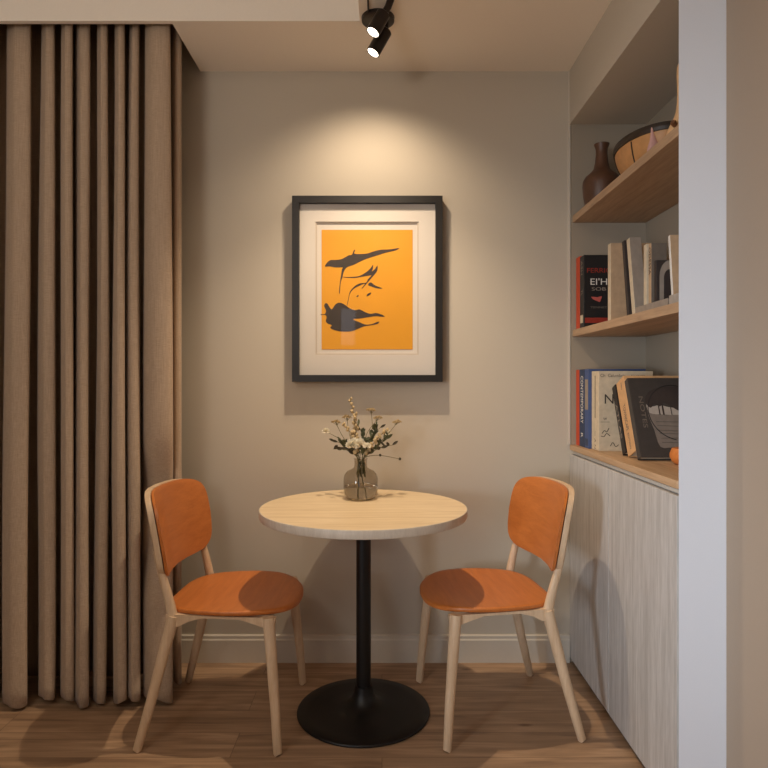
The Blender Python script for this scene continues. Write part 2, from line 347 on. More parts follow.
# ------------------------------------------------------------------ curtain
def make_curtain():
    folds = [(-84, -60), (-52, -32), (-26, -8), (4, 29), (37, 54), (60.5, 73), (75.5, 89), (95, 107), (112.5, 124.5), (127, 140.5), (144, 172)]
    FR, BK = 2.487, 2.64
    top = [(-84, -60), (-52, -32), (-26, -8), (6, 30), (42, 54), (63, 73), (76, 89), (97, 107), (115, 125), (130, 139), (145, 170)]
    def section(z):
        s = z/2.7; pts = []
        for i, ((l, r), (tl, tr)) in enumerate(zip(folds, top)):
            k = max(0, (s-.35)/.65)
            l2 = l+(tl-l)*k; r2 = r+(tr-r)*k
            ph = i*1.7
            wob = 1.6*math.sin(3.1*s+ph)+.8*math.sin(7*s+ph*2)
            l2 += wob*.7+.8*math.sin(5*s+ph*3); r2 += wob*.7-.6*math.sin(4*s+ph*1.3)
            if i in (5, 6): l2 -= wob*.5; r2 -= wob*.5
            if i == 10: r2 = 171+2*(1-s)+1.0*math.sin(4*s)
            fr = FR-.085*(1-s)**3-.012*math.sin(2.3*i+1+2*s)
            X = lambda p: (p-382)*fr/640
            if i == 10: fr += .068*math.exp(-((z-.70)/.24)**4)      # cloth pushed back by the chair
            w_ = r2-l2; bk = BK-.02*((i*37) % 5)/5
            Y = lambda p, y: (p-382)*y/640
            pts += [(Y(l2+3, bk), bk), (Y(l2-.2, fr+.06), fr+.06), (X(l2+.12*w_), fr+.014), (X(l2+.42*w_), fr), (X(r2-.15*w_), fr+.012), (Y(r2-.4, fr+.05), fr+.05), (Y(r2-3.2, bk), bk)]
            if i == 10:
                Z = lambda p, y: (p-382)*y/640
                pts += [(Z(172.5, 2.60), 2.595), (Z(178-1.5*math.sin(3*s), 2.58), 2.565), (Z(182, 2.60), 2.59), (Z(178, 2.68), 2.70)]
        return smooth_poly(pts, 4, closed=False)
    bm = bmesh.new(); NZ = 44; rows = []
    for q in range(NZ+1):
        z = .012+(2.78-.012)*q/NZ
        rows.append([bm.verts.new((p.x, p.y, z+(.012*math.sin(p.x*19)+.006*math.sin(p.x*57) if q == 0 else 0)+(.012 if q == 0 else 0))) for p in section(z)])
    for a, b in zip(rows, rows[1:]):
        for i in range(len(a)-1): bm.faces.new((a[i], a[i+1], b[i+1], b[i]))
    o = obj('curtain', bm, M['linen'], None, True)
    so = o.modifiers.new('thickness', 'SOLIDIFY'); so.thickness = .0025; so.offset = 0
    return tag(o, 'full-length taupe linen curtain in deep folds left of the table', 'curtain')
make_curtain()
tag(obj('curtain_rail', bx(XL+.01, -.815, 2.47, 2.51, 2.79, 2.8495, bev=.003), M['lampblack']), 'dark rail in the ceiling pocket from which the taupe curtain hangs', 'curtain rail')

# ------------------------------------------------------------------ cabinet, worktop, shelves
cab = thing('cabinet', 'built-in cabinet with pale vertical-grain doors beside the right chair', 'cabinet', (.99, 2.3, 0))
def rel(o, root): 
    o.parent = root; o.matrix_parent_inverse = Matrix.Translation(-root.location); return o
rel(obj('body', bx(.846, 1.156, 1.79, YB-.002, .0, .928), M['lam']), cab)
SP = 2.335
for y0, y1 in ((1.792, SP-.0015), (SP+.0015, YB-.003)):
    rel(obj('door', bx(XC+.002, .844, y0, y1, .022, .914, bev=.0012), M['lam']), cab)
rel(obj('highlight_strip', bx(.838, .846, 1.79, YB-.003, .9185, .9285), M['trim']), cab)['label'] = 'thin pale strip put in as a highlight under the worktop edge'  # pale strip models the highlight line below the worktop
rel(obj('plinth', bx(.840, .846, 1.79, YB-.003, 0, .022), M['frame']), cab)
tag(obj('worktop', bx(XC, 1.157, 1.788, YB-.013, .934, .957, bev=.0015), M['top_oak']), 'light oak worktop lying on the built-in cabinet under the books', 'worktop')
for z, lab in ((1.93, 'upper oak niche shelf carrying the brown vase and wooden bowl'), (1.43, 'lower oak niche shelf carrying the black and beige books')):
    tag(obj('wall_shelf', bx(.836, 1.157, 1.788, YB-.013, z, z+.03, bev=.0015), M['oak_shelf']), lab, 'shelf', 'oak shelves in the wall niche')

# ------------------------------------------------------------------ round table
TX, TY, TH = -.069, 2.397, .766
t = thing('pedestal_table', 'round pale wood bistro table on a black pedestal between the two chairs', 'table', (TX, TY, 0))
bm = lathe(bmesh.new(), [(0, TH-.030), (.3825, TH-.030), (.3825, TH), (0, TH)], 128)
tt = obj('tabletop', bm, M['ash'], t, auto=35)
bm = lathe(bmesh.new(), [(.3825, TH-.0302), (.3845, TH-.0295), (.3858, TH-.027), (.3858, TH-.002), (.3850, TH-.0003), (.3825, TH+.0001)], 128, cap=False)
obj('edge_band', bm, M['edge'], tt, auto=50)['label'] = 'paler edge band of the tabletop'
bm = lathe(bmesh.new(), [(0, 0), (.244, 0), (.2475, .003), (.2475, .007), (.243, .011), (.20, .0135), (.14, .017), (.095, .023), (.065, .034), (.046, .050), (.036, .072), (.033, .10), (0, .10)], 96)
obj('base', bm, M['black'], t, auto=50)
obj('column', lathe(bmesh.new(), [(.0275, .095), (.0275, TH-.036)], 32), M['black'], t, auto=40)
obj('mounting_plate', bx(-.11, .11, -.11, .11, TH-.037, TH-.0305, bev=.002), M['black'], t)

# ------------------------------------------------------------------ chairs (local +x is the way the sitter faces)
def squircle(xa, xb, hw, n=72):
    """seat outline: broad rounded nose, rear corners rounder"""
    cx = (xa+xb)/2; hx = (xb-xa)/2; pts = []
    for i in range(n):
        a = 2*PI*i/n; c, s = math.cos(a), math.sin(a)
        e = 2.5 if c > 0 else 3.4
        x = cx+hx*math.copysign(abs(c)**(2/e), c); y = hw*math.copysign(abs(s)**(2/e), s)
        y *= 1-.10*((cx-x)/hx if x < cx else 0)
        pts.append((x, y))
    return pts
def seat_bm(thick=.016, inset=0, z0=.466):
    bm = bmesh.new(); out = squircle(-.188, .274, .234)
    cx, cy = .045, 0
    def zz(x, y):
        q = max(0, (x-.14)/.12); return z0-.012*(1-min(1, (y/.23)**2))*(1 if x < .15 else 1-min(1, q))-.018*q*q
    K = 9; top = []; bot = []
    for k in range(1, K+1):
        f = k/K; f2 = 1-(1-f)**1.3
        top.append([(cx+(x-cx)*f2*.985, cy+(y-cy)*f2*.985) for x, y in out])
    rings = []
    for ring in top: rings.append([bm.verts.new((x, y, zz(x, y))) for x, y in ring])
    rings.append([bm.verts.new((x, y, zz(x, y)-.004)) for x, y in out])
    rings.append([bm.verts.new((x, y, zz(x, y)-thick+.003)) for x, y in out])
    for ring in reversed(top): rings.append([bm.verts.new((x, y, zz(x, y)-thick)) for x, y in ring])
    n = len(out)
    ct = bm.verts.new((cx, cy, zz(cx, cy))); cb = bm.verts.new((cx, cy, zz(cx, cy)-thick))
    for i in range(n):
        j = (i+1) % n
        bm.faces.new((ct, rings[0][i], rings[0][j])); bm.faces.new((cb, rings[-1][j], rings[-1][i]))
        for a, b in zip(rings, rings[1:]): bm.faces.new((a[i], a[j], b[j], b[i]))
    return bm
BX = -.250; BL = .20; BZ0, BZ1 = .553, .852; BW = .254
def back_x(y, z): return BX+.055*(1-(z-BZ0)/(BZ1-BZ0))+.066*(y/BW)**2
def panel_bm(t0, t1, grow=0):
    """curved, round-cornered back panel between the offsets t0 and t1 from its middle surface"""
    bm = bmesh.new(); n = 88; hz = (BZ1-BZ0)/2+grow; cz = (BZ1+BZ0)/2; out = []
    for i in range(n):
        a = 2*PI*i/n; c, s = math.cos(a), math.sin(a); e = 4.6
        y = (BW+grow)*math.copysign(abs(c)**(2/e), c); z = hz*math.copysign(abs(s)**(2/e), s)
        if z < 0: z += .008*(1-(y/BW)**2)*min(1, -z/hz)      # arched lower edge
        y *= 1-.06*(-z/hz if z < 0 else 0)
        out.append((y, z))
    K = 8; rings = []
    for t, order in ((t1, range(1, K+1)), (t0, range(K, 0, -1))):
        for k in order:
            f = 1-(1-k/K)**1.3; e = .004*(k == K)
            sgn = -1 if t == t1 else 1
            rings.append([bm.verts.new((back_x(y*f, cz+z*f)+t+sgn*e*.5, y*f, cz+z*f)) for y, z in out])
    c1 = bm.verts.new((back_x(0, cz)+t1, 0, cz)); c0 = bm.verts.new((back_x(0, cz)+t0, 0, cz))
    for i in range(n):
        j = (i+1) % n
        bm.faces.new((c1, rings[0][i], rings[0][j])); bm.faces.new((c0, rings[-1][j], rings[-1][i]))
        for a, b in zip(rings, rings[1:]): bm.faces.new((a[i], a[j], b[j], b[i]))
    return bm
def make_chair(label):
    r = thing('dining_chair', label, 'chair', group='orange and pale wood dining chairs')
    obj('seat', seat_bm(), M['orange'], r, auto=55)
    br = obj('backrest', panel_bm(-.002, .012), M['orange_back'], r, auto=55)
    sh = obj('backrest_shell', panel_bm(-.026, -.002), M['beech'], br, auto=55); sh['label'] = 'pale wood rear of the backrest'
    ZR = .438
    for s in (-1, 1):
        obj('leg', tube(bmesh.new(), [(.238, s*.248, .0032), (.236, s*.2475, .006), (.226, s*.238, .15), (.198, s*.212, ZR+.004)], [.0125, .0145, .0165, .0205], 20), M['beech'], r, auto=50)
        obj('leg', tube(bmesh.new(), [(-.238, s*.248, .0032), (-.236, s*.2475, .006), (-.198, s*.232, .15), (-.128, s*.206, ZR+.002)], [.0125, .0145, .017, .021], 20), M['beech'], r, auto=50)
        # upright from the rear leg to the back of the backrest
        yb = s*.188
        pts = smooth_poly([(-.130, s*.206, ZR-.012), (-.138, s*.207, .47), (-.152, s*.210, .53), (back_x(.21, .60)-.013, s*.212, .60), (back_x(.20, .66)-.014, s*.205, .66)], 5, closed=False)
        obj('back_post', tube(bmesh.new(), pts, [.0185-.007*i/(len(pts)-1) for i in range(len(pts))], 14, .85), M['beech'], r, auto=50)
    for s in (-1, 1):
        # side rail with curved brackets under the seat
        poly = [(-.150, .448), (.222, .440), (.218, .412), (.196, .402), (.165, .414), (.10, .434), (-.03, .436), (-.075, .424), (-.105, .408), (-.148, .404)]
        bm = prism(bmesh.new(), poly, lambda a, b, t_: Vector((a, t_, b)), s*.207-.011, s*.207+.011)
        obj('side_rail', bm, M['beech'], r)
    obj('front_rail', bx(.178, .198, -.196, .196, .418, .442, bev=.002), M['beech'], r)
    obj('rear_rail', bx(-.138, -.118, -.196, .196, .418, .450, bev=.002), M['beech'], r)
    return r
def copy_tree(o, parent=None):
    c = o.copy(); C.objects.link(c); c.parent = parent
    for ch in list(o.children): copy_tree(ch, c)
    return c
ch1 = make_chair('orange plywood dining chair by the curtain, left of the round table, facing right')
ch1.location = (-.570, 2.372, 0); ch1.rotation_euler = (0, 0, R(-2.5))
ch2 = copy_tree(ch1); ch2['label'] = 'orange plywood dining chair by the pale cabinet, right of the round table, facing left'
ch2.location = (.420, 2.412, 0); ch2.rotation_euler = (0, 0, R(180+7.5))

# ------------------------------------------------------------------ framed picture
FX0, FX1, FZ0, FZ1 = -.389, .262, 1.232, 2.037; FD = .055
pic = thing('framed_picture', 'black framed orange and charcoal abstract print hanging on the back wall', 'picture', ((FX0+FX1)/2, YB, FZ0))
fw = .030
def ring_bm(x0, x1, z0, z1, w_, y0, y1, bev=0):
    bm = bmesh.new()
    for a in ((x0, x0+w_, z0, z1), (x1-w_, x1, z0, z1), (x0+w_, x1-w_, z0, z0+w_), (x0+w_, x1-w_, z1-w_, z1)):
        box(bm, a[0], a[1], y0, y1, a[2], a[3], bev=bev)
    return bm
rel(obj('frame', ring_bm(FX0, FX1, FZ0, FZ1, fw, YB-FD, YB-.001), M['frame']), pic)
PX0, PX1, PZ0, PZ1 = -.264, .134, 1.374, 1.897
# mat board with a stepped window
rel(obj('backing', bx(FX0+fw, FX1-fw, YB-.021, YB-.002, FZ0+fw, FZ1-fw), M['mat']), pic)
OX0, OX1, OZ0, OZ1 = PX0-.026, PX1+.026, PZ0-.024, PZ1+.034
bm = bmesh.new()
for a in ((FX0+fw, OX0, FZ0+fw, FZ1-fw), (OX1, FX1-fw, FZ0+fw, FZ1-fw), (OX0, OX1, FZ0+fw, OZ0), (OX0, OX1, OZ1, FZ1-fw)):
    box(bm, a[0], a[1], YB-.030, YB-.021, a[2], a[3])
rel(obj('mat_board', bm, M['mat']), pic)
rel(obj('mat_bevel', ring_bm(OX0, OX1, OZ0, OZ1, .006, YB-.026, YB-.021), M['bevel']), pic)
rel(obj('print_sheet', bx(PX0, PX1, YB-.0225, YB-.0205, PZ0, PZ1), M['print']), pic)
def art(pts, ox=316, oy=226, s=7.68, k=4):
    q = [(ox+a/s, oy+b/s) for a, b in pts]
    q = [((p[0]-382)/228.3, 1.236-(p[1]-381)/228.3) for p in q]
    return smooth_poly(q, k) if k else [Vector(p) for p in q]
shapes = [
 art([(70, 312), (85, 285), (112, 264), (150, 263), (200, 255), (250, 228), (276, 222), (290, 190), (302, 186), (294, 212), (325, 217), (390, 214), (440, 198), (500, 184), (560, 182), (638, 172), (610, 190), (540, 206), (470, 228), (400, 250), (350, 270), (290, 300), (240, 318), (215, 350), (204, 395), (190, 440), (184, 515), (178, 512), (184, 440), (193, 380), (200, 335), (205, 320), (150, 320), (105, 312)]),
 art([(205, 393), (260, 393), (330, 386), (380, 360), (415, 330), (438, 300), (436, 335), (428, 350), (450, 335), (472, 305), (470, 345), (440, 385), (410, 420), (380, 455), (355, 482), (352, 478), (375, 445), (330, 462), (290, 485), (262, 520), (250, 570), (240, 612), (238, 608), (248, 560), (262, 505), (300, 462), (340, 442), (385, 436), (400, 410), (425, 382), (400, 384), (350, 392), (300, 400), (240, 399)]),
 art([(408, 440), (425, 436), (455, 458), (510, 480), (470, 480), (430, 468), (402, 456)]),
 art([(388, 542), (398, 522), (424, 512), (414, 530)]), art([(310, 545), (322, 532), (328, 536), (322, 545)]),
 art([(40, 186), (68, 186), (78, 160), (64, 125), (72, 104), (88, 106), (110, 140), (124, 148), (150, 112), (180, 99), (215, 110), (260, 142), (300, 156), (335, 150), (380, 172), (420, 184), (460, 178), (500, 188), (528, 204), (500, 206), (460, 202), (400, 210), (340, 220), (285, 226), (330, 246), (380, 266), (430, 262), (470, 246), (486, 246), (470, 262), (420, 272), (370, 280), (320, 300), (270, 318), (210, 320), (170, 316), (130, 304), (110, 290), (122, 272), (90, 258), (76, 240), (82, 215), (74, 194), (40, 192)], 316, 290),
]
bm = bmesh.new()
for p in shapes: prism(bm, [(a.x, a.y) for a in p], lambda a, b, t_: Vector((a, t_, b)), YB-.0232, YB-.0224)
rel(obj('ink_shapes', bm, M['ink']), pic)['label'] = 'charcoal torn-leaf shapes on the orange sheet'
rel(obj('glass_pane', bx(FX0+fw, FX1-fw, YB-.038, YB-.036, FZ0+fw, FZ1-fw), M['glass']), pic)

# ------------------------------------------------------------------ ceiling spotlight
cs = thing('ceiling_spotlight', 'black ceiling spotlight with two lit cylinder heads above the table', 'ceiling light', (-.017, 2.385, 2.6))
rel(obj('canopy', lathe(bmesh.new(), [(0, 2.583), (.057, 2.583), (.061, 2.586), (.062, 2.5995), (0, 2.5995)], 48, -.015, 2.402), M['lampblack'], auto=40), cs)
def head(tip, top, r=.0255):
    tip = Vector(tip); top = Vector(top); d = (tip-top).normalized(); L = (tip-top).length
    mt = Matrix.Translation(top) @ d.to_track_quat('Z', 'Y').to_matrix().to_4x4()
    bm = lathe(bmesh.new(), [(0, -.004), (.013, -.003), (.022, 0), (r, .004), (r, L-.001), (r*.97, L), (r*.88, L), (r*.86, L-.005), (0, L-.006)], 40)
    bmesh.ops.transform(bm, matrix=mt, verts=bm.verts); o = rel(obj('lamp_head', bm, M['lampblack'], auto=35), cs)
    bm = lathe(bmesh.new(), [(0, L-.0055), (r*.85, L-.0045), (r*.85, L-.002), (0, L-.001)], 40)
    bmesh.ops.transform(bm, matrix=mt, verts=bm.verts); ln = obj('lens', bm, M['lens']); ln.parent = o
    ln['label'] = 'glowing white lamp lens'
    return o
head((-.034, 2.388, 2.460), (.014, 2.400, 2.550))
head((-.033, 2.298, 2.487), (.006, 2.312, 2.564))
rel(obj('arm', tube(bmesh.new(), [(.013, 2.40, 2.548), (.016, 2.400, 2.584)], [.010, .010], 14), M['lampblack'], auto=40), cs)
rel(obj('arm', tube(bmesh.new(), [(.005, 2.312, 2.560), (.022, 2.290, 2.575), (.036, 2.262, 2.5995)], [.012, .0125, .0135], 16), M['lampblack'], auto=40), cs)
rel(obj('arm', tube(bmesh.new(), [(.036, 2.262, 2.593), (.010, 2.37, 2.590)], [.007, .007], 12), M['lampblack'], auto=40), cs)
rel(obj('cable', tube(bmesh.new(), [(-.050, 2.37, 2.594), (-.050, 2.2, 2.596), (-.050, 1.4, 2.596)], .0035, 8), M['lampblack'], auto=40), cs)

# ------------------------------------------------------------------ glass vase, water, flowers
VX, VY = -.085, 2.553
def vprof(off=0):
    return [(0, 0+off), (.048-off, 0+off), (.060-off, .006+off), (.067-off, .018), (.0695-off, .040), (.0695-off, .078), (.066-off, .094), (.055-off, .107), (.038-off, .115), (.029-off, .121), (.0262-off, .130), (.0262-off, .155), (.029-off, .162)]
vz = TH+.0005
bm = bmesh.new()
pr = vprof(); inner = [(max(0, r-.003), h+.004) for r, h in vprof()][:-1]+[(.0262, .162)]
lathe(bm, pr+inner[::-1], 64, 0, 0, 0, cap=False)
o = obj('glass_vase', bm, M['smoke'], auto=50); o.location = (VX, VY, vz)
tag(o, 'smoked glass bottle vase holding wildflowers on the round table', 'vase')
bm = lathe(bmesh.new(), [(0, .0055), (.044, .0055), (.0555, .011), (.0625, .020), (.0650, .040), (.0650, .052), (0, .052)], 64)
o = obj('water', bm, M['water'], auto=40); o.location = (VX, VY, vz); tag(o, 'clear water in the bottom of the smoked glass vase', 'water', kind='stuff')

def leaf(bm, base, d, L, W, curl=.2):
    d = Vector(d).normalized(); s = d.cross(Vector((random.uniform(-.4, .4), -1, random.uniform(-.3, .3)))).normalized(); nrm = s.cross(d)
    rows = []
    for i in range(6):
        f = i/5; w_ = W*math.sin(PI*min(1, f*.96+.04))**.8; p = Vector(base)+d*L*f+nrm*curl*L*f*f
        rows.append([bm.verts.new(p-s*w_*.5+nrm*w_*.15), bm.verts.new(p), bm.verts.new(p+s*w_*.5+nrm*w_*.15)])
    for a, b in zip(rows, rows[1:]):
        bm.faces.new((a[0], a[1], b[1], b[0])); bm.faces.new((a[1], a[2], b[2], b[1]))
def ball(bm, c, r, sq=1.0, jit=.15):
    t_ = bmesh.new(); bmesh.ops.create_icosphere(t_, subdivisions=2, radius=r)
    for v in t_.verts: v.co *= 1+random.uniform(-jit, jit); v.co.z *= sq
    for f in t_.faces: f.smooth = True
    merge(bm, t_, Matrix.Translation(c))
def ruffle(bm, c, r, n):
    """petals radiating from c in a dome"""
    c = Vector(c)
    for i in range(n):
        a = i*2.399; e = math.acos(1-1.25*(i+.5)/n)
        d = Vector((math.cos(a)*math.sin(e), math.sin(a)*math.sin(e), math.cos(e)))
        leaf(bm, c+d*r*.15, d, r*.9*random.uniform(.85, 1.1), r*.55, random.uniform(-.2, .25))
def P(px, py, y): return Vector(((px-382)*y/640, y, 1.236-(py-381)*y/640))
def sprig(kind, px, py, y, label, group, base=None, bow=.02):
    tip = P(px, py, y); r0 = thing('flower_stem', label, 'flower', (VX, VY, vz+.01), group=group)
    inv = -Vector(r0.location)
    SP_ = sprig.__dict__.setdefault('n', 0); sprig.n += 1
    b0 = Vector((VX+random.uniform(-.02, .02), VY+random.uniform(-.02, .02), vz+(.014 if SP_ % 9 == 0 else random.uniform(.085, .11))))
    a = random.uniform(0, 6.28); q = (tip-Vector((VX, VY, tip.z)))
    nk = Vector((VX+max(-.014, min(.014, q.x*.3)), VY+max(-.015, min(.015, q.y*.3)), vz+.163))
    side = Vector((random.uniform(-1, 1), random.uniform(-.5, .5), 0))*bow
    pts = smooth_poly([b0, (b0+nk)*.5+Vector((0, 0, .01)), nk, nk.lerp(tip, .5)+side+Vector((0, 0, .012)), tip], 6, closed=False)
    rs = [.0019-.0009*i/(len(pts)-1) for i in range(len(pts))]
    o = obj('stem', tube(bmesh.new(), [p+inv for p in pts], rs, 7), M['stem'], r0, auto=60)
    n = len(pts); up = (pts[-1]-pts[-3]).normalized(); T = tip+inv
    if kind in ('bloom', 'smallbloom'):
        R_ = .030 if kind == 'bloom' else .017
        bm = bmesh.new(); ruffle(bm, T-up*R_*.3, R_, 75 if kind == 'bloom' else 30)
        if kind == 'bloom':
            ruffle(bm, T+Vector((.020, -.006, .002)), R_*.75, 50); ruffle(bm, T+Vector((-.016, -.008, -.006)), R_*.7, 45)
        obj('flower_head', bm, M['bloomw'], r0)
    if kind == 'umbel':
        bm = bmesh.new(); st = bmesh.new()
        for i in range(7):
            a = i*2.4; rr = .0165*math.sqrt((i+.3)/7); c = T+Vector((math.cos(a)*rr, math.sin(a)*rr, .008-rr*.35+random.uniform(-.002, .002)))
            ruffle(bm, c, .0085, 12); tube(st, [T-up*.012, c], .0007, 5)
        obj('flower_head', bm, M['budy'], r0); obj('pedicels', st, M['stem'], r0)
    if kind == 'spike':
        bm = bmesh.new()
        for i in range(13):
            f = 1-.035*i; k = f*(n-1); i0 = min(n-2, int(k)); p = pts[i0].lerp(pts[i0+1], k-i0)+inv
            a = i*2.4; ball(bm, p+Vector((math.cos(a)*.0055, math.sin(a)*.0055, .002)), .0050+.0003*i, 1.25, .25)
        obj('flower_head', bm, M['budy'], r0)
    if kind in ('leafy', 'darkleaf', 'bud'):
        bm = bmesh.new(); cnt = {'leafy': 18, 'darkleaf': 7, 'bud': 2}[kind]
        for i in range(cnt):
            f = .98-(.45/cnt)*i; k = f*(n-1); i0 = min(n-2, int(k)); p = pts[i0].lerp(pts[i0+1], k-i0)+inv
            a = random.uniform(0, 6.28); d = Vector((math.cos(a)*.9, math.sin(a)*.5, .35))+up*.5
            leaf(bm, p, d, random.uniform(.018, .034)*(1.0 if kind != 'bud' else .4), random.uniform(.008, .014)*(1.1 if kind == 'darkleaf' else 1))
        obj('leaves', bm, M['leafg'] if kind == 'leafy' else M['leafd'], r0)
        if kind == 'bud':
            bm = bmesh.new(); ball(bm, T, .0055, 1.1); obj('flower_head', bm, M['leafd'], r0)
    return r0
g1, g2, g3, g4, g5 = 'white blooms in the glass vase', 'flat clustered flower heads in the glass vase', 'beaded spikes in the glass vase', 'leafy green sprigs in the glass vase', 'dark leaved sprigs in the glass vase'
sprig('bloom', 355, 444, 2.545, 'large ruffled white bloom low at the front of the bouquet', g1)
sprig('smallbloom', 325, 431, 2.58, 'small white bloom on a long stem, leftmost in the bouquet', g1)
sprig('smallbloom', 388, 432, 2.60, 'small pale bloom right of centre beneath the yellowish cluster', g1)
sprig('smallbloom', 368, 446, 2.53, 'small white bloom just right of the large ruffled one', g1)
sprig('umbel', 336, 423, 2.60, 'flat beige flower head at upper left of the bouquet', g2)
sprig('umbel', 347, 418, 2.62, 'beige flower head left of the tallest spike', g2)
sprig('umbel', 371, 411, 2.62, 'pale cream cluster highest on the right half of the bouquet', g2)
sprig('umbel', 397, 423, 2.60, 'yellowish cluster at the far upper right of the bouquet', g2)
sprig('umbel', 378, 419, 2.57, 'beige cluster between the cream and yellowish clusters', g2)
sprig('spike', 350, 399, 2.61, 'tallest beaded spike rising above the whole bouquet', g3)
sprig('spike', 355, 414, 2.57, 'shorter beaded spike just right of the tallest one', g3)
sprig('spike', 343, 424, 2.56, 'short beaded spike left of centre behind the white bloom', g3)
sprig('spike', 386, 430, 2.55, 'beaded sprig leaning right over the vase rim', g3)
sprig('leafy', 376, 427, 2.59, 'green leafy sprig right of the vase neck', g4)
sprig('leafy', 366, 440, 2.55, 'dense green sprig upright over the vase neck', g4)
sprig('leafy', 388, 437, 2.58, 'green sprig arching to the right of the bouquet', g4)
sprig('leafy', 358, 425, 2.60, 'green sprig standing behind the large white bloom', g4)
sprig('leafy', 342, 442, 2.59, 'green sprig leaning left beside the large white bloom', g4)
sprig('darkleaf', 333, 449, 2.56, 'dark leaved sprig reaching lowest to the left', g5)
sprig('darkleaf', 334, 441, 2.60, 'dark leaved sprig just above the lowest left one', g5)
sprig('darkleaf', 393, 445, 2.56, 'dark leaved sprig reaching out to the right', g5)
sprig('darkleaf', 381, 427, 2.62, 'dark leaved sprig behind the beige cluster on the right', g5)
sprig('bud', 400, 459, 2.57, 'single dark bud drooping lowest on the right of the bouquet', 'drooping bud in the glass vase', bow=.03)

# ------------------------------------------------------------------ books
def book(label, mat, x, yn, t_, h, wd, z, lean=0, group='books on the cabinet top', pages=True, spine_mat=None, yaw=0, name='book', cat='book'):
    """x = spine plane, yn = y of the side nearest the camera at the foot; lean in degrees tips the head away from the camera"""
    a = R(lean); r0 = thing(name, label, cat, (x, yn, z+t_*math.sin(abs(a))+.0004), (-a, 0, yaw), group)
    if lean: r0.location.y = yn-0*t_
    ct = min(.003, t_*.18)
    bm = bmesh.new(); box(bm, 0, wd, 0, ct, 0, h, bev=.0006); box(bm, 0, wd, t_-ct, t_, 0, h, bev=.0006)
    obj('cover', bm, mat, r0)
    sp = bmesh.new(); box(sp, -.0008, ct, 0.0002, t_-.0002, 0, h, bev=min(.002, t_*.2)); obj('spine', sp, spine_mat or mat, r0)
    obj('pages', bx(ct, wd-.004, ct, t_-ct, .004, h-.004), M['page'], r0)
    return r0
def spine_text(b, body, t_, h, col, zc=None, length=None, size=.02):
    return text_mesh('title', body, size, col, b, (-.0012, t_/2, zc if zc else h/2), (0, 0, -1), (0, -1, 0), length)
def cover_text(b, body, x, z, size, col, width=None):
    return text_mesh('title', body, size, col, b, (x, -.0004, z), (1, 0, 0), (0, 0, 1), width)
G1, G2 = 'books on the cabinet top', 'books on the lower niche shelf'
ZT = .957; ZS = 1.46
b = book('thin orange-red book at the far end of the cabinet top row', M['red'], .850, 2.757, .044, .327, .20, ZT, group=G1)
b = book('navy book with white spine lettering beside the orange-red book on the cabinet', M['navy'], .850, 2.684, .071, .328, .21, ZT, group=G1)
spine_text(b, 'CONTEMPORARY', .071, .328, M['white'], .20, .20, .045); text_mesh('title', 'R', .035, M['white'], b, (-.0012, .035, .05), (0, 0, -1), (0, -1, 0))
b = book('mid-blue book between the navy book and the thick cream one', M['blue'], .850, 2.632, .050, .328, .235, ZT, group=G1)
obj('label_patch', bx(-.0012, -.0008, .006, .045, .16, .285), M['grey'], b); obj('label_patch', bx(-.0012, -.0008, .006, .045, .01, .04), M['navy'], b)
b = book('thick cream book with black handwritten marks, standing upright on the cabinet', M['cream'], .862, 2.542, .088, .318, .214, ZT, group=G1)
obj('spine_line', bx(-.0012, -.0008, .040, .048, .13, .30), M['textgrey'], b)
text_mesh('title', 'I', .03, M['textgrey'], b, (-.0012, .044, .065), (0, -1, 0), (0, 0, 1)); text_mesh('title', 'A N', .025, M['textgrey'], b, (-.0012, .044, .025), (0, 0, -1), (0, -1, 0))
cover_text(b, 'Ch  Calumbria', .055, .300, .018, M['textgrey'], .10); cover_text(b, 'Arts and letters', .155, .300, .009, M['textgrey'])
cover_text(b, 'N', .040, .205, .055, M['ink']); cover_text(b, 'w', .024, .130, .022, M['textgrey'])
obj('rule_line', bx(.006, .042, -.0006, 0, .115, .1165), M['textgrey'], b)
for pl in ([(.012, .070), (.022, .082), (.030, .076), (.040, .092)], [(.008, .060), (.020, .058), (.030, .070), (.044, .060)], [(.045, .020), (.055, .034), (.066, .018), (.078, .026)]):
    obj('scribble', tube(bmesh.new(), smooth_poly([(a, -.0004, c) for a, c in pl], 4, closed=False), .0015, 5, .3), M['ink'], b)
b = book('thin black book leaning against the thick cream book', M['blackbk'], .900, 2.360, .036, .275, .20, ZT, 24, G1)
spine_text(b, 'ATLAS', .036, .275, M['grey'], .13, .14, .022)
b = book('tan book leaning between the two dark leaning ones', M['tan'], .900, 2.268, .078, .292, .21, ZT, 24, G1)
spine_text(b, 'TOWNSCAPE', .08, .292, M['textgrey'], .14, .10, .032); text_mesh('title', 'J', .03, M['textgrey'], b, (-.0012, .03, .265), (0, -1, 0), (0, 0, 1))
spine_text(b, 'EDITION', .08, .292, M['textgrey'], .05, .06, .02)
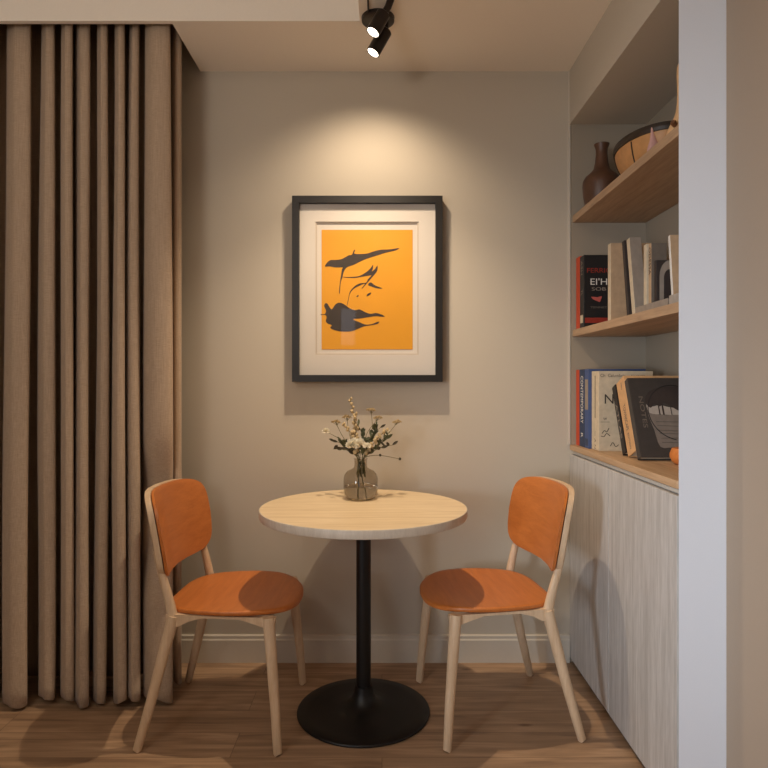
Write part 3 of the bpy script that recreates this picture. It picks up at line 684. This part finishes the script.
# charcoal sleeve with circle and landscape
LH, LW = .303, .25
b = book('large charcoal book with a circled landscape on its cover, nearest the pale pier', M['sleeve'], .900, 2.224, .032, LH, LW, ZT, 24, G1)
def cov(pts, mat, nm, lift, k=4):
    q = smooth_poly(pts, k) if k else [Vector(p) for p in pts]
    return obj(nm, prism(bmesh.new(), [(v.x, v.y) for v in q], lambda a, c, t__: Vector((a, t__, c)), -lift, -lift+.0003), mat, b)
cov([(.052, .175), (.09, .178), (.15, .172), (.248, .172), (.248, .012), (.20, .010), (.15, .020), (.12, .036), (.075, .038), (.064, .10)], M['sleevegrey'], 'printed_field', .0003, 3)
cov([(.052, .200), (.07, .190), (.10, .196), (.14, .186), (.19, .190), (.23, .200), (.248, .200), (.248, .165), (.17, .158), (.10, .160), (.058, .166)], M['sleevelight'], 'printed_sky', .0006, 3)
cov([(.050, .205), (.06, .24), (.10, .262), (.16, .268), (.248, .262), (.248, .195), (.21, .182), (.17, .172), (.14, .190), (.115, .205), (.10, .190), (.08, .200), (.065, .185)], M['darkbk'], 'printed_trees', .0009, 3)
for xx, ww in ((.092, .004), (.105, .006), (.135, .003)):
    obj('printed_trunk', bx(xx, xx+ww, -.0012, -.0009, .158, .20), M['darkbk'], b)
bm = bmesh.new(); cc = (.152, .168); n = 80
tube(bm, [(cc[0]+.098*math.cos(R(-80+ (340)*i/n)), -.0012, cc[1]+.105*math.sin(R(-80+340*i/n))) for i in range(n+1)], .0016, 6, .3)
obj('printed_ring', bm, M['blackbk'], b)
bm = bmesh.new()
for zz in (.055, .07, .088, .10, .118, .132): tube(bm, [(.075+.1*(.13-zz), -.001, zz), (.245, -.001, zz+random.uniform(-.008, .004))], .0007, 5, .3)
obj('printed_lines', bm, M['sleeve'], b)
text_mesh('title', 'NOTES', .022, M['textgrey'], b, (.035, -.0004, .17), (0, 0, -1), (1, 0, 0), .12)
# lower niche shelf
b = book('thin orange-red book at the far end of the lower niche shelf', M['red'], .850, 2.749, .052, .312, .20, ZS, group=G2)
b = book('black book with red and white lettering on the lower niche shelf', M['blackbk'], .850, 2.692, .056, .306, .215, ZS, group=G2)
text_mesh('title', 'ASH', .03, M['grey'], b, (-.0012, .03, .255), (0, 0, -1), (0, -1, 0), .06); text_mesh('title', 'TL', .03, M['grey'], b, (-.0012, .03, .15), (0, 0, -1), (0, -1, 0), .025)
obj('label_patch', bx(-.0012, -.0008, .012, .048, .022, .055), M['cream'], b)
cover_text(b, 'FERRIC', .062, .240, .028, M['redband'], .10); cover_text(b, 'EI\'H', .062, .192, .038, M['white'], .07)
cover_text(b, 'SOB', .062, .162, .020, M['grey'], .06); cover_text(b, 'TENNET', .062, .085, .012, M['textgrey'], .07)
cov([(.030, .130), (.055, .128), (.075, .132), (.070, .118), (.066, .108), (.055, .112), (.040, .118)], M['pink'], 'printed_bird', .0005, 2)
obj('red_band', bx(.004, .21, -.0006, 0, .020, .042), M['redband'], b)
b = book('plain beige book standing next to the black one on the lower niche shelf', M['beige'], .860, 2.404, .032, .294, .19, ZS, group=G2, spine_mat=M['cream'])
b = book('thin dark book leaning against the grey one on the lower niche shelf', M['darkbk'], .862, 2.232, .020, .278, .06, ZS, 10, G2)
b = book('large grey book leaning back on the lower niche shelf', M['grey'], .866, 2.186, .028, .278, .040, ZS, 11, G2, spine_mat=M['cream'])
fb = thing('book', 'thick grey book lying flat under the small booklets on the lower niche shelf', 'book', (.862, 1.93, ZS+.0004), group=G2)
bm = bx(0, .20, 0, .245, 0, .003, bev=.0006); box(bm, 0, .20, 0, .245, .023, .026, bev=.0006); box(bm, -.0005, .003, .0002, .2448, 0, .026, bev=.001)
obj('cover', bm, M['grey'], fb); obj('pages', bx(.003, .197, .003, .242, .003, .023), M['page'], fb)
ZF = ZS+.0268
b = book('slim cream book standing on the flat grey book', M['cream'], .880, 2.128, .024, .205, .055, ZF, group=G2)
b = book('thin dark spined book with pale lettering beside the slim cream one', M['textgrey'], .884, 2.100, .022, .202, .050, ZF, group=G2, spine_mat=M['beige'])
spine_text(b, 'ODESSA', .022, .202, M['ink'], .145, .09, .022)
b = book('small dark booklet with a pale arch on its cover', M['darkbk'], .892, 2.080, .016, .142, .12, ZF, 0, group=G2)
n = 14; arch = [(.010, .01), (.024, .01)]+[(.045-.021*math.cos(PI*i/n), .085+.028*math.sin(PI*i/n)) for i in range(n+1)]+[(.066, .01), (.080, .01)]+[(.045+.035*math.cos(PI*i/n), .090+.052*math.sin(PI*i/n)) for i in range(n+1)]
cov(arch, M['grey'], 'printed_arch', .0005, 0)
fb = thing('book', 'grey book lying flat at the pier end of the lower niche shelf', 'book', (.862, 1.80, ZS+.0004), group=G2)
bm = bx(0, .20, 0, .122, 0, .003, bev=.0006); box(bm, 0, .20, 0, .122, .029, .032, bev=.0006); box(bm, -.0005, .003, .0002, .1218, 0, .032, bev=.001)
obj('cover', bm, M['sleevelight'], fb); obj('pages', bx(.003, .197, .003, .119, .003, .029), M['page'], fb)
b = book('cream book leaning at the pier end of the lower niche shelf', M['beige'], .872, 1.915, .014, .185, .15, ZS+.033, 7, G2, spine_mat=M['white'])

# ------------------------------------------------------------------ ornaments
bm = lathe(bmesh.new(), [(0, 0), (.060, 0), (.066, .004), (.074, .05), (.0775, .10), (.076, .122), (.066, .142), (.046, .160), (.034, .175), (.027, .205), (.0235, .245), (.024, .268), (.030, .284), (.031, .290), (.026, .290), (.020, .268), (0, .262)], 56)
o = obj('ceramic_vase', bm, M['brownvase'], auto=45); o.scale = (1, 1, .92); o.location = (.920, 2.68, 1.9604); tag(o, 'dark brown bottle-necked vase at the far end of the upper shelf', 'vase')
# oval wooden bowl: hull, dark rim, dark seams
bw_ = thing('wooden_bowl', 'large oval tan wooden bowl with dark rim and seams on the upper shelf', 'bowl', (.998, 2.37, 1.9604), (0, 0, 0))
def hull(s, fr):   # s: 0 foot .. 1 rim
    return .42+.58*math.sin(s*PI/2)**.75
def bowl_pt(a, s, off=0):
    k = hull(s, 0); return Vector(((.118*k+off)*math.cos(a), (.19*k+off)*math.sin(a), .15*s))
bm = bmesh.new(); n = 72; S = 14
rings = [[bm.verts.new(bowl_pt(2*PI*i/n, q/S)) for i in range(n)] for q in range(S+1)]
rin = [[bm.verts.new(bowl_pt(2*PI*i/n, q/S, -.008)+Vector((0, 0, .008*(1-q/S)))) for i in range(n)] for q in range(S, -1, -1)]
al = rings+rin
for a, b_ in zip(al, al[1:]):
    for i in range(n): bm.faces.new((a[i], a[(i+1) % n], b_[(i+1) % n], b_[i]))
bm.faces.new(al[0]); bm.faces.new(al[-1])
obj('hull', bm, M['bowltan'], bw_, auto=50)
bm = bmesh.new()
sec = [(-.010, .134), (.004, .136), (.006, .148), (.004, .162), (-.010, .162)]
rg = [[bm.verts.new(Vector(((.118+d_)*math.cos(2*PI*i/n), (.19+d_)*math.sin(2*PI*i/n), z_))) for i in range(n)] for d_, z_ in sec]
for a, b_ in zip(rg, rg[1:]+rg[:1]):
    for i in range(n): bm.faces.new((a[i], a[(i+1) % n], b_[(i+1) % n], b_[i]))
obj('rim', bm, M['bowldark'], bw_)
for ang in (150, 205, 262, 320, 20, 80):
    pts = [bowl_pt(R(ang), q/12*.88, .0006) for q in range(1, 13)]
    obj('seam', tube(bmesh.new(), pts, .0028, 6), M['bowldark'], bw_)
# carved pale wooden ornament: round belly, slim neck, knob
orn = thing('carved_ornament', 'pale wooden ornament with round belly and tall neck, beside the pier on the upper shelf', 'ornament', (.938, 2.0, 1.9645))
bm = bmesh.new()
pts = smooth_poly([(0, .0, 0), (0, .002, .02), (0, 0, .05), (0, -.004, .085), (-.004, -.008, .12), (-.008, -.012, .16), (-.010, -.012, .21), (-.010, -.01, .26)], 4, closed=False)
rr = [r_*.82 for r_ in (.030, .040, .046, .052, .056, .058, .058, .057, .055, .051, .047, .043, .038, .033, .028, .024, .021, .019, .017, .016, .015, .0145, .014, .014, .014, .014, .013, .012, .006)]
tube(bm, pts, rr[:len(pts)], 28); obj('body', bm, M['palewood'], orn, auto=60)
bm = bmesh.new(); tube(bm, [(-.034, -.024, .062), (-.044, -.036, .064), (-.048, -.042, .066)], [.008, .009, .005], 16); obj('knob', bm, M['knot'], orn, auto=50)
# small figurine in front of the bowl
bm = bmesh.new(); tube(bm, smooth_poly([(0, 0, 0), (0, 0, .012), (.003, 0, .035), (0, 0, .06), (-.002, 0, .085)], 4, closed=False), [.014, .0155, .016, .017, .017, .0165, .016, .015, .014, .012, .010, .0085, .007, .005, .004, .003, .001], 16, .6)
o = obj('figurine', bm, M['shell'], auto=60); o.location = (.846+.018, 2.045, 1.9615); tag(o, 'tiny pinkish pointed figurine in front of the large wooden bowl', 'figurine')
# small orange wooden pot on the cabinet
bm = lathe(bmesh.new(), [(0, 0), (.036, 0), (.048, .008), (.056, .024), (.056, .036), (.050, .052), (.046, .055), (.040, .052), (.042, .02), (0, .012)], 48)
o = obj('wooden_pot', bm, M['potorange'], auto=45); o.location = (1.018, 2.13, .9574); tag(o, 'small rounded orange pot on the cabinet beside the pale pier', 'pot')
